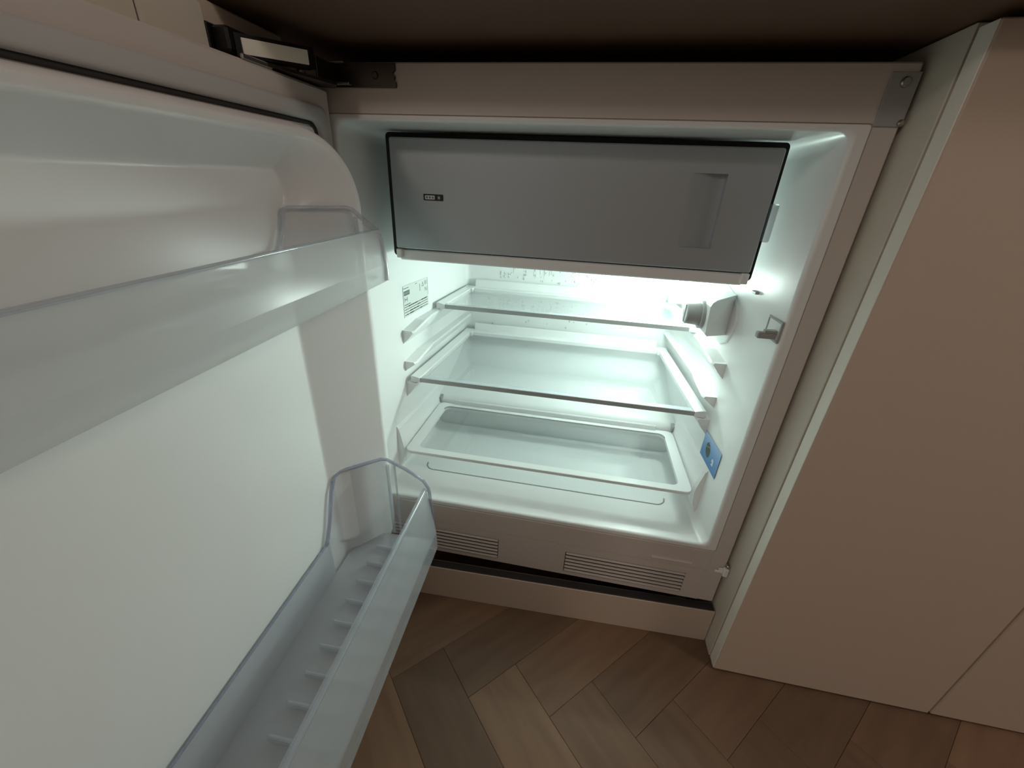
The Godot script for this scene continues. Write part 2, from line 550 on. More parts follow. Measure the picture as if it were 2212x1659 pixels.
	m = Mb.new()
	m.box(Vector3(0.283, 0.0690, 0.0009), Vector3(0.2985, 0.0735, 0.0035), 0.0008)
	m.box(Vector3(0.2940, 0.0660, 0.0009), Vector3(0.3012, 0.0815, 0.0075), 0.001)
	m.box(Vector3(0.2880, 0.0730, 0.0009), Vector3(0.2945, 0.0790, 0.0030), 0.0008)
	br = obj("fixing_clip", m, mats["white_trim"], f)
	m = Mb.new()
	m.cone(Vector3(0.2985, 0.0850, 0.001), Vector3(0.2985, 0.0850, 0.006), 0.003, 0.0028, 16, 0.001)
	obj("screw", m, mats["steel"], br)
	# adjustable feet
	for x in [-0.262, 0.262]:
		m = Mb.new()
		m.cone(Vector3(x, 0.0, -0.032), Vector3(x, -0.070, -0.032), 0.010, 0.010, 20)
		m.cone(Vector3(x, -0.064, -0.032), Vector3(x, -0.0765, -0.032), 0.019, 0.021, 24)
		obj("foot", m, mats["grey_plastic"], f)
	for x in [-0.262, 0.262]:
		m = Mb.new()
		m.cone(Vector3(x, 0.0, -0.50), Vector3(x, -0.0765, -0.50), 0.012, 0.019, 20)
		obj("foot", m, mats["grey_plastic"], f)
	# hinge on the top left of the frame
	m = Mb.new()
	m.prism(PackedVector2Array([Vector2(-0.272, 0.6755), Vector2(-0.1865, 0.6755), Vector2(-0.1862, 0.6800), Vector2(-0.1885, 0.6822), Vector2(-0.1870, 0.6850), Vector2(-0.1895, 0.6880), Vector2(-0.1865, 0.6905), Vector2(-0.1868, 0.6968), Vector2(-0.272, 0.6972)]), 2, 0.0003, 0.0026)
	var hg := obj("hinge_plate", m, mats["dark_metal"], f, "dark metal hinge plate with a ragged end")
	m = Mb.new()
	m.box(Vector3(-0.2665, 0.6765, 0.0026), Vector3(-0.236, 0.6785, 0.010), 0.0004)
	m.box(Vector3(-0.2665, 0.6945, 0.0026), Vector3(-0.240, 0.6965, 0.010), 0.0004)
	obj("hinge_flange", m, mats["steel"], hg)
	m = Mb.new()
	m.cone(Vector3(-0.209, 0.686, 0.0022), Vector3(-0.209, 0.686, 0.0042), 0.0038, 0.0034, 20, 0.0008)
	obj("screw", m, mats["dark_metal"], hg)
	return f

func build_interior(f: Node3D) -> void:
	var m: Mb
	# shelf rails moulded in both side walls
	for s in [-1, 1]:
		for r in [[0.3728, 0.3415, -0.112], [0.3170, 0.2915, -0.112], [0.2698, 0.2420, -0.112]]:
			m = Mb.new()
			var ends := []
			for z in [r[2], r[2] - 0.006, r[2] - 0.05, -0.2, -0.424]:
				var w := wall_x(z) + 0.0006
				var p := 0.0190 if z == r[2] else 0.0210 if z > -0.17 else 0.0160
				var top: float = r[0] - (0.0065 if z > -0.13 else 0.0)
				if r[0] < 0.28: top = r[0]
				var q := PackedVector3Array()
				for c in [[0.0, top], [p - 0.002, top - 0.0006], [p, top - 0.0035], [p * 0.5, lerpf(top, r[1], 0.62)], [0.0, r[1]]]: q.append(Vector3(s * (w - c[0]), c[1], z))
				ends.append(q)
			m.loft(ends, true, -1)
			m.cap(ends[0], s > 0); m.cap(ends[-1], s < 0)
			obj("shelf_rail", m, mats["white_plastic"], f)
		# the broad ledge that carries the lowest shelf
		m = Mb.new()
		var ends2 := []
		for z in [-0.066, -0.074, -0.20, -0.245]:
			var w := wall_x(z) + 0.0006
			var p: float = 0.0115 if z > -0.07 else 0.0135 if z > -0.1 else 0.0090 if z > -0.21 else 0.0072
			var q := PackedVector3Array()
			for c in [[0.0, 0.206], [p * 0.35, 0.200], [p * 0.8, 0.176], [p, 0.160], [p * 0.8, 0.136], [0.0, 0.1125]]: q.append(Vector3(s * (w - c[0]), c[1], z))
			ends2.append(q)
		m.loft(ends2, true, -1)
		m.cap(ends2[0], s > 0); m.cap(ends2[-1], s < 0)
		obj("shelf_ledge", m, mats["white_plastic"], f)
		# slotted catch for the drawer runner
		m = Mb.new()
		m.box(Vector3(s * 0.2435 - 0.0035, 0.1655, -0.306), Vector3(s * 0.2435 + 0.0035, 0.1775, -0.240), 0.001)
		var sl := obj("runner_catch", m, mats["grey_plastic"], f)
		obj("slot", bx(Vector3(s * 0.2392 - 0.001, 0.1690, -0.258), Vector3(s * 0.2392 + 0.001, 0.1735, -0.252)), mats["dark_gap"], sl)
	# freezer compartment: white box with a dark rim, grey flap with a grip hollow
	m = Mb.new()
	m.box(Vector3(-0.2210, 0.4950, -0.428), Vector3(0.2215, 0.6300, -0.0700), 0.004)
	var fz := obj("freezer_box", m, mats["white_plastic"], f)
	m = Mb.new()
	m.loft([rr(-0.2345, 0.4950, 0.2350, 0.6425, 0.004, -0.0705), rr(-0.2360, 0.4948, 0.2365, 0.6440, 0.005, -0.0680), rr(-0.2355, 0.4948, 0.2360, 0.6435, 0.005, -0.0640), rr(-0.20, 0.52, 0.20, 0.62, 0.005, -0.0640)], true, -1)
	obj("freezer_gap_rim", m, mats["gap_and_rubber_black"], fz, "black rim behind the flap, coloured as the shade of the deep gap")  # black colour stands in for the shade of the deep gap
	m = Mb.new()
	m.box(Vector3(-0.2210, 0.4900, -0.426), Vector3(0.2215, 0.4949, -0.0585), 0.0015)
	m.box(Vector3(-0.2235, 0.4905, -0.0640), Vector3(0.2245, 0.5045, -0.0560), 0.0015)
	obj("freezer_sill", m, mats["white_trim"], fz, "lighter sill under the flap")
	obj("flap_hinge", bx(Vector3(-0.2260, 0.4935, -0.0570), Vector3(-0.2185, 0.5055, -0.0500), 0.001), mats["white_trim"], fz)
	obj("flap_hinge", bx(Vector3(0.2200, 0.4925, -0.0570), Vector3(0.2290, 0.5055, -0.0510), 0.001), mats["white_trim"], fz)
	obj("flap_catch", bx(Vector3(0.2315, 0.5420, -0.064), Vector3(0.2385, 0.5830, -0.050), 0.0015), mats["clear_rim"], fz)
	obj("freezer_door", freezer_flap(), mats["freezer_front"], f, "grey freezer flap with a sunken grip at its right")
	# star label on the flap
	var im := Image.create(256, 64, false, Image.FORMAT_RGB8)
	im.fill(rgb(22, 23, 24))
	for x in range(14, 152):
		for y in range(12, 54):
			var dx := maxf(absf(x - 83.0) - 55.0, 0.0)
			var dy := maxf(absf(y - 33.0) - 11.0, 0.0)
			if dx * dx + dy * dy < 100.0: im.set_pixel(x, y, rgb(205, 208, 205))
	for k in 3: star(im, Vector2(44 + k * 39, 33), 13.0, 4.5, rgb(24, 25, 26))
	star(im, Vector2(202, 33), 22.0, 5.0, rgb(205, 208, 205))
	var lab := label_plate(Vector3(-0.1832, 0.5678, -0.0517), Vector3(0.0262, 0, 0), Vector3(0, 0.0074, 0), picture(im), f.get_node("freezer_door"), "star_label", 0.0004)
	lab.set_meta("label", "small black label with white star symbols")
	# lamp and thermostat housing on the right wall
	build_lamp(f)
	# door switch near the mouth
	var wx := wall_x(-0.02)
	m = Mb.new()
	m.box(Vector3(wx - 0.0016, 0.4365, -0.0385), Vector3(wx + 0.001, 0.4395, -0.0015), 0.0005)
	m.box(Vector3(wx - 0.0016, 0.4590, -0.0385), Vector3(wx + 0.001, 0.4620, -0.0015), 0.0005)
	m.box(Vector3(wx - 0.0016, 0.4395, -0.0385), Vector3(wx + 0.001, 0.4590, -0.0360), 0.0005)
	m.box(Vector3(wx - 0.0016, 0.4395, -0.0040), Vector3(wx + 0.001, 0.4590, -0.0015), 0.0005)
	var sw := obj("door_switch", m, mats["grey_plastic"], f)
	obj("switch_plate", bx(Vector3(wx - 0.0006, 0.4395, -0.0360), Vector3(wx + 0.0010, 0.4590, -0.0040)), mats["white_trim"], sw)
	m = Mb.new()
	m.box(Vector3(wx - 0.0210, 0.4395, -0.0150), Vector3(wx, 0.4470, -0.0070), 0.0012)
	m.prism(PackedVector2Array([Vector2(-0.015, wx), Vector2(-0.007, wx), Vector2(-0.007, wx - 0.014), Vector2(-0.013, wx - 0.014)]), 1, 0.4470, 0.4500)
	obj("switch_lever", m, mats["grey_plastic"], sw)
	obj("wall_clip", bx(Vector3(wall_x(-0.09) - 0.004, 0.4760, -0.0960), Vector3(wall_x(-0.09) + 0.001, 0.4795, -0.0820), 0.0008), mats["grey_plastic"], f)
	# rating plate on the left wall
	label_plate(Vector3(-wall_x(-0.122) + 0.0004, 0.3845, -0.1230), Vector3(0.0049, 0, -0.0960), Vector3(0, 0.0520, 0), picture(rating_plate()), f, "rating_label", 0.0003).set_meta("label", "white printed label on the left inner wall")
	label_plate(Vector3(wall_x(-0.111) - 0.0009, 0.2085, -0.1110), Vector3(0.0036, 0, 0.0695), Vector3(0, 0.0435, 0), picture(blue_sticker(), 0.35), f, "sticker", 0.0003).set_meta("label", "blue sticker with a dark green oval")
	# drops of condensation on the back wall
	m = Mb.new()
	var rng := RandomNumberGenerator.new()
	rng.seed = 5
	for k in 210:
		var x := -0.165 + 0.30 * pow(rng.randf(), 1.35)
		var y := rng.randf_range(0.402, 0.475) if k < 150 else rng.randf_range(0.448, 0.480)
		if k > 185:
			x = rng.randf_range(-0.20, 0.08); y = rng.randf_range(0.29, 0.36)
		drop(m, Vector3(x, y, -0.4308), rng.randf_range(0.0007, 0.0021), rng.randf_range(1.0, 1.7))
	for k in 26:
		var x := rng.randf_range(-0.13, 0.15)
		var top := rng.randf_range(0.455, 0.478)
		var l := rng.randf_range(0.012, 0.05)
		m.tube([Vector3(x, top, -0.4314), Vector3(x, top - l * 0.5, -0.4312), Vector3(x, top - l, -0.4308)], 0.0006, 6)
	var d := obj("condensation", m, mats["clear_drop"] if mats.has("clear_drop") else drop_material(), f)
	d.set_meta("kind", "stuff")

func drop_material() -> StandardMaterial3D:
	return mat("clear_drop", rgb(232, 238, 236, 0.72), 0.12)

func drop(m: Mb, c: Vector3, r: float, tall: float) -> void:
	var rings := []
	for i in 3:
		var t := i / 3.0 * PI / 2
		var q := PackedVector3Array()
		for k in 8: q.append(c + Vector3(cos(TAU * k / 8) * r * cos(t), sin(TAU * k / 8) * r * tall * cos(t), r * 0.7 * sin(t)))
		rings.append(q)
	var tip := PackedVector3Array()
	for k in 8: tip.append(c + Vector3(0, 0, r * 0.7))
	rings.append(tip)
	m.loft(rings, true, 7)

func star(im: Image, c: Vector2, r: float, w: float, col: Color) -> void:
	for y in range(int(c.y - r) - 1, int(c.y + r) + 2):
		for x in range(int(c.x - r) - 1, int(c.x + r) + 2):
			var p := Vector2(x, y) - c
			for k in 3:
				var d := Vector2.from_angle(PI / 2 + k * PI / 3)
				if absf(p.dot(d)) < r and absf(p.cross(d)) < w / 2.0:
					im.set_pixel(x, y, col)

# a printed plate: corner, two edges, picture on its face
func label_plate(at: Vector3, across: Vector3, up: Vector3, material: Material, parent: Node3D, called: String, thick: float) -> MeshInstance3D:
	var n := across.cross(up).normalized() * thick
	var p := [at, at + across, at + across + up, at + up]
	var m := Mb.new()
	m.quad(p[0] + n, p[1] + n, p[2] + n, p[3] + n)
	for k in 4: m.quad(p[k], p[(k + 1) % 4], p[(k + 1) % 4] + n, p[k] + n)
	for i in range(6, m.uv.size()): m.uv[i] = Vector2(0.02, 0.02)
	return obj(called, m, material, parent)

func rating_plate() -> Image:
	var w := 480
	var h := 260
	var im := Image.create(w, h, false, Image.FORMAT_RGB8)
	im.fill(rgb(222, 228, 224))
	var ink := rgb(96, 104, 102)
	im.fill_rect(Rect2i(w - 10, 4, 6, 150), ink)
	im.fill_rect(Rect2i(8, 18, 92, 6), ink)
	im.fill_rect(Rect2i(10, 42, 104, 38), ink)
	for k in 7: im.fill_rect(Rect2i(18 + k * 13, 54, 8, 14), rgb(150, 158, 156))
	# H
	im.fill_rect(Rect2i(18, 94, 8, 38), ink); im.fill_rect(Rect2i(60, 94, 8, 38), ink); im.fill_rect(Rect2i(18, 110, 48, 7), ink)
	im.fill_rect(Rect2i(12, 154, 110, 7), ink)
	im.fill_rect(Rect2i(220, 12, 40, 5), ink)
	# tall narrow bracket, warning triangle and small marks
	im.fill_rect(Rect2i(306, 30, 9, 62), ink)
	for y in 34:
		for e in [-1, 1]: im.fill_rect(Rect2i(368 + int(e * y * 0.55), 22 + y, 5, 2), ink)
	im.fill_rect(Rect2i(348, 56, 46, 5), ink); im.fill_rect(Rect2i(368, 34, 4, 14), ink)
	for k in 3: im.fill_rect(Rect2i(408 + k * 16, 20, 9, 36), rgb(140, 148, 146))
	# N
	im.fill_rect(Rect2i(410, 80, 7, 34), ink); im.fill_rect(Rect2i(446, 80, 7, 34), ink)
	for y in 34: im.fill_rect(Rect2i(412 + y, 80 + y, 7, 2), ink)
	# four broken dark rows
	var rng := RandomNumberGenerator.new()
	rng.seed = 3
	for r in 4:
		var y := 172 + r * 22
		im.fill_rect(Rect2i(8, y, w - 26, 8), rgb(120, 128, 126))
		var x := 8
		while x < w - 60:
			var l := rng.randi_range(18, 70)
			if rng.randf() < 0.5: im.fill_rect(Rect2i(x, y - 1, l, 10), rgb(40, 44, 44))
			x += l + 8
	return im

func blue_sticker() -> Image:
	var w := 360
	var h := 224
	var im := Image.create(w, h, false, Image.FORMAT_RGB8)
	var n := FastNoiseLite.new()
	n.seed = 8; n.frequency = 0.018
	for y in h:
		for x in w:
			var t := clampf(1.0 - float(y) / h, 0.0, 1.0)
			var c := rgb(58, 122, 186).lerp(rgb(142, 182, 230), pow(t, 1.1))
			c = c.lerp(rgb(196, 214, 236), 0.45 * clampf(t * 1.6 - 0.75, 0.0, 1.0) + 0.10 * maxf(0.0, n.get_noise_2d(x, y)))
			# the dark green oval fruit with a paler ring near its stalk
			var p := Vector2(x - 128, y - 112).rotated(0.35)
			var e := Vector2(p.x / 47.0, p.y / 62.0).length()
			if e < 1.0:
				c = rgb(48, 58, 48)
				if p.y < -20.0: c = rgb(112, 128, 116)
				if p.y < -34.0: c = rgb(30, 38, 32)
			if Vector2(x - 118, y - 56).length() < 13.0: c = rgb(92, 112, 100)
			# the little white house-shaped sign
			if x > 236 and x < 274 and y > 112 + absf(x - 255) * 0.7 and y < 172:
				c = rgb(216, 226, 236)
				if x < 250 and y > 146 and y < 164: c = rgb(60, 78, 110)
			im.set_pixel(x, y, c)
	return im

# flap whose face holds a hollow that deepens to the right; its lower band leans back a little
func freezer_flap() -> Mb:
	var m := Mb.new()
	var x0 := -0.2262
	var x1 := 0.2292
	var y0 := 0.5062
	var y1 := 0.6372
	var zf := -0.0520
	var r := 0.0016
	# rim and sides
	m.loft([rr(x0, y0, x1, y1, 0.003, -0.0638), rr(x0, y0, x1, y1, 0.003, zf - r), rr(x0 + r * 0.4, y0 + r * 0.4, x1 - r * 0.4, y1 - r * 0.4, 0.003, zf - r * 0.4), rr(x0 + r, y0 + r, x1 - r, y1 - r, 0.0025, zf)], true, 8)
	var xs := [x0 + r, 0.138]
	for k in range(1, 18): xs.append(0.138 + 0.0388 * k / 17.0)
	xs.append(0.1772); xs.append(x1 - r)
	var ys := [y0 + r, 0.5310, 0.5313]
	for k in range(1, 6): ys.append(0.5313 + 0.0790 * k / 5.0)
	ys.append(0.6105); ys.append(y1 - r)
	var depth := func(x: float, y: float) -> float:
		if x <= 0.138 or x >= 0.1772 or y <= 0.5310 or y >= 0.6105: return 0.0
		var a := clampf((x - 0.138) / 0.034, 0.0, 1.0)
		return 0.0085 * a * (3.0 - 2.0 * a) * a * clampf((0.6105 - y) / 0.0002, 0.0, 1.0)
	for i in xs.size() - 1:
		for k in ys.size() - 1:
			var q := []
			for c in [[i, k], [i + 1, k], [i + 1, k + 1], [i, k + 1]]:
				var x: float = xs[c[0]]
				var y: float = ys[c[1]]
				q.append(Vector3(x, y, zf - depth.call(x, y)))
			m.quad(q[0], q[3], q[2], q[1], 20 if i in range(1, 18) and k in range(2, 7) else -1)
	return m

func build_lamp(f: Node3D) -> void:
	var m := Mb.new()
	var wx := func(z: float) -> float: return wall_x(z) + 0.001
	# base plate against the wall
	var plate := func(d: float, g: float) -> PackedVector3Array:
		var q := PackedVector3Array()
		for c in [[-0.366, 0.398], [-0.366, 0.470], [-0.340, 0.476], [-0.205, 0.474], [-0.150, 0.462], [-0.1265, 0.447], [-0.1180, 0.430], [-0.1200, 0.412], [-0.1310, 0.394], [-0.152, 0.384], [-0.20, 0.386]]:
			q.append(Vector3(wx.call(c[0]) - d, c[1] + (0.43 - c[1]) * g, c[0] + (-0.24 - c[0]) * g))
		return q
	m.loft([plate.call(0.0, 0.0), plate.call(0.0024, 0.0), plate.call(0.0034, 0.02)], true, -1)
	m.cap(plate.call(0.0034, 0.02), true)
	var base := obj("lamp_base", m, mats["white_trim"], f)
	# housing: a hood with a curved front, open to the left at its back where the lamp sits
	m = Mb.new()
	var sec := func(z: float, x: float, top: float, bot: float) -> PackedVector3Array:
		var w: float = wx.call(z) - 0.0025
		var q := PackedVector3Array()
		for c in [[w, top + 0.004], [x + 0.010, top + 0.001], [x + 0.003, top - 0.002], [x, top - 0.007], [x + 0.002, bot + 0.004], [x + 0.006, bot], [w, bot - 0.006]]: q.append(Vector3(c[0], c[1], z))
		return q
	var secs := []
	for k in 7:
		# the front is bowed: it runs back towards the wall and towards the top
		var t := k / 6.0
		var q := PackedVector3Array()
		var z0 := lerpf(-0.1010, -0.1085, 0.0)
		var zz := [-0.1420, -0.1080, -0.1010, -0.0985, -0.0985, -0.1015, -0.1400]
		var ring: PackedVector3Array = sec.call(-0.120, 0.2085, 0.4585, 0.4085)
		for i in 7:
			var zb: float = lerpf(zz[i], -0.2450, t)
			q.append(Vector3(ring[i].x + (wx.call(zb) - wx.call(-0.120)) * (1.0 if i in [0, 6] else 0.35), ring[i].y, zb))
		secs.append(q)
	m.loft(secs, true, -1)
	m.cap(secs[-1], false)
	var fr: PackedVector3Array = secs[0]
	for k in range(1, 6): m.tri(fr[0], fr[k + 1] if k < 5 else fr[6], fr[k])
	obj("lamp_housing", m, mats["white_trim"], base)
	# thermostat knob
	m = Mb.new()
	m.cone(Vector3(0.2115, 0.4330, -0.1290), Vector3(0.2045, 0.4330, -0.1290), 0.0205, 0.0200, 36, 0.001)
	m.cone(Vector3(0.2050, 0.4330, -0.1290), Vector3(0.1850, 0.4330, -0.1290), 0.0165, 0.0148, 36, 0.0015)
	m.box(Vector3(0.1842, 0.4200, -0.1302), Vector3(0.1856, 0.4460, -0.1278), 0.0004)
	obj("thermostat_knob", m, mats["grey_plastic"], base)
	# glowing lamp cover behind it
	m = Mb.new()
	m.box(Vector3(0.1960, 0.4200, -0.3480), Vector3(0.2440, 0.4690, -0.2500), 0.009)
	obj("lamp_cover", m, mats["lamp_cover"], base, "glowing lamp cover")
	m = Mb.new()
	m.prism(PackedVector2Array([Vector2(0.3980, -0.3630), Vector2(0.4720, -0.3630), Vector2(0.4720, -0.3500), Vector2(0.3980, -0.3500)]), 0, 0.2060, wx.call(-0.36))
	obj("lamp_end", m, mats["white_trim"], base)

# everything on the door is measured with the door at a right angle, then turned with it
func build_door(f: Node3D) -> void:
	var m := Mb.new()
	m.box(Vector3(-0.2965, 0.012, 0.0035), Vector3(-0.2655, 0.6725, 0.5935), 0.0025)
	var door := obj("door", m, mats["white_steel"], f, "", true)
	m = Mb.new()
	m.box(Vector3(-0.3160, -0.052, 0.0220), Vector3(-0.2970, 0.7128, 0.6180), 0.0015)
	obj("front_panel", m, mats["cream_lacquer"], door, "cream furniture front fixed to the door", true)
	# cream cover strips along the top of the door
	m = Mb.new()
	m.box(Vector3(-0.2968, 0.6735, 0.1245), Vector3(-0.2925, 0.7080, 0.1820), 0.0018)
	obj("cover_strip", m, mats["cream_edge"], door, "", true)
	m = Mb.new()
	m.box(Vector3(-0.2968, 0.6735, 0.1830), Vector3(-0.2930, 0.7120, 0.6100), 0.0018)
	obj("cover_strip", m, mats["cream_edge"], door, "", true)
	# hinge: dark cup, slanting arm with a pale cap, lower link
	m = Mb.new()
	m.box(Vector3(-0.2969, 0.6770, 0.0520), Vector3(-0.2945, 0.6975, 0.1225), 0.001)
	var cup := obj("hinge_cup", m, mats["black_metal"], door, "black hinge cup", true)
	m = Mb.new()
	m.box(Vector3(-0.2945, 0.6785, 0.0840), Vector3(-0.2800, 0.6960, 0.1190), 0.002)
	var ax := Vector3(-0.2790, 0.0, 0.1130)
	var bx2 := Vector3(-0.2500, 0.0, 0.0460)
	m.loft([hinge_section(ax, bx2, 0.0, -0.012, 0.0, 0.6765, 0.6925), hinge_section(ax, bx2, 1.0, -0.012, 0.0, 0.6815, 0.6985)], true, -1)
	m.cap(hinge_section(ax, bx2, 0.0, -0.012, 0.0, 0.6765, 0.6925), true); m.cap(hinge_section(ax, bx2, 1.0, -0.012, 0.0, 0.6815, 0.6985))
	obj("hinge_arm", m, mats["black_metal"], cup, "", true)
	m = Mb.new()
	m.loft([hinge_section(ax, bx2, 0.07, 0.0, 0.0012, 0.6788, 0.6900), hinge_section(ax, bx2, 0.90, 0.0, 0.0012, 0.6836, 0.6948)], true, -1)
	m.cap(hinge_section(ax, bx2, 0.07, 0.0, 0.0012, 0.6788, 0.6900), true); m.cap(hinge_section(ax, bx2, 0.90, 0.0, 0.0012, 0.6836, 0.6948))
	obj("hinge_cap", m, mats["cap_plastic"], cup, "pale cap on the hinge arm", true)
	m = Mb.new()
	m.prism(PackedVector2Array([Vector2(0.004, -0.2560), Vector2(0.012, -0.2790), Vector2(0.098, -0.2790), Vector2(0.094, -0.2660), Vector2(0.046, -0.2520), Vector2(0.020, -0.2440)]), 1, 0.6738, 0.6765)
	m.box(Vector3(-0.2520, 0.6760, 0.0040), Vector3(-0.2500, 0.6930, 0.0440), 0.0006)
	obj("hinge_link", m, mats["dark_metal"], cup, "", true)
	m = Mb.new()
	m.cone(Vector3(-0.2600, 0.6760, 0.0560), Vector3(-0.2600, 0.6795, 0.0560), 0.0045, 0.004, 16, 0.001)
	obj("hinge_pin", m, mats["steel"], cup, "", true)
	m = Mb.new()
	m.box(Vector3(-0.2690, 0.6725, 0.0880), Vector3(-0.2660, 0.6765, 0.1240), 0.0008)
	obj("hinge_foot", m, mats["steel"], cup, "", true)
	# gasket round the inner face
	m = Mb.new()
	var ring := func(e: float, x: float) -> PackedVector3Array:
		var q := PackedVector3Array()
		for p in rr(0.012 + e, 0.022 + e, 0.585 - e, 0.661 - e, 0.012, 0.0): q.append(Vector3(x, p.y, p.x))
		return q
	m.loft([ring.call(0.006, -0.2656), ring.call(0.007, -0.2605), ring.call(0.010, -0.2592), ring.call(0.018, -0.2592), ring.call(0.021, -0.2605), ring.call(0.022, -0.2656)], true, 4)
	obj("gasket", m, mats["gasket"], door, "", true)
	m = Mb.new()
	m.loft([ring.call(0.0220, -0.2654), ring.call(0.0220, -0.2644), ring.call(0.0256, -0.2644), ring.call(0.0256, -0.2654)], true, 4)
	obj("gasket_groove", m, mats["vent_dark"], door, "", true)
	# moulded inner panel with its raised side walls
	m = Mb.new()
	var z0 := 0.0400
	var z1 := 0.5585
	var y0 := 0.050
	var y1 := 0.6335
	var us := []
	for k in 12: us.append(0.009 * pow(k / 12.0, 1.5))
	for k in 40: us.append(0.009 + 0.083 * k / 39.0)
	var zs := []
	for u in us: zs.append(z0 + u)
	for k in range(1, 5): zs.append(z0 + 0.092 + (z1 - z0 - 0.184) * k / 5.0)
	var back := us.duplicate()
	back.reverse()
	for u in back: zs.append(z1 - u)
	var ys := []
	for u in us: ys.append(y0 + u)
	for k in range(1, 9): ys.append(y0 + 0.092 + (y1 - y0 - 0.184) * k / 9.0)
	for u in back: ys.append(y1 - u)
	var rows := []
	for y in ys:
		var r := PackedVector3Array()
		for z in zs: r.append(Vector3(-0.2650 + door_relief(z, y, z0, z1, y0, y1), y, z))
		rows.append(r)
	m.loft(rows, false, 9)
	obj("inner_panel", m, mats["door_plastic"], door, "", true)

func hinge_section(a: Vector3, b: Vector3, t: float, near: float, far: float, lo: float, hi: float) -> PackedVector3Array:
	var d := (b - a).normalized()
	var n := Vector3(d.z, 0, -d.x)
	if n.x < 0.0: n = -n
	var c := a.lerp(b, t)
	var q := PackedVector3Array()
	for e in [[near, lo], [far, lo], [far, hi], [near, hi]]: q.append(c + n * e[0] + Vector3(0, e[1], 0))
	return q

func door_relief(z: float, y: float, z0: float, z1: float, y0: float, y1: float) -> float:
	# a dike runs round the inner panel: steep outside, round crest, then a straight slope down to the dished middle
	var r := 0.075
	var c := Vector2((z0 + z1) / 2.0, (y0 + y1) / 2.0)
	var q := (Vector2(z, y) - c).abs() - Vector2((z1 - z0) / 2.0 - r, (y1 - y0) / 2.0 - r)
	var d := r - Vector2(maxf(q.x, 0.0), maxf(q.y, 0.0)).length() - minf(maxf(q.x, q.y), 0.0)
	if d <= 0.0: return 0.0
	var across := 0.0
	if q.x > 0.0 and q.y > 0.0: across = q.x / q.length()
	elif q.x > q.y: across = 1.0
	var foot := lerpf(0.040, 0.083, across)
	var high := lerpf(0.030, 0.047, across)
	var h := 0.0
	if d < 0.008: h = sqrt(maxf(0.0, 1.0 - pow(1.0 - d / 0.008, 2)))
	elif d < 0.013: h = 1.0
	else: h = clampf(1.0 - (d - 0.013) / (foot - 0.013), 0.0, 1.0)
	return high * h

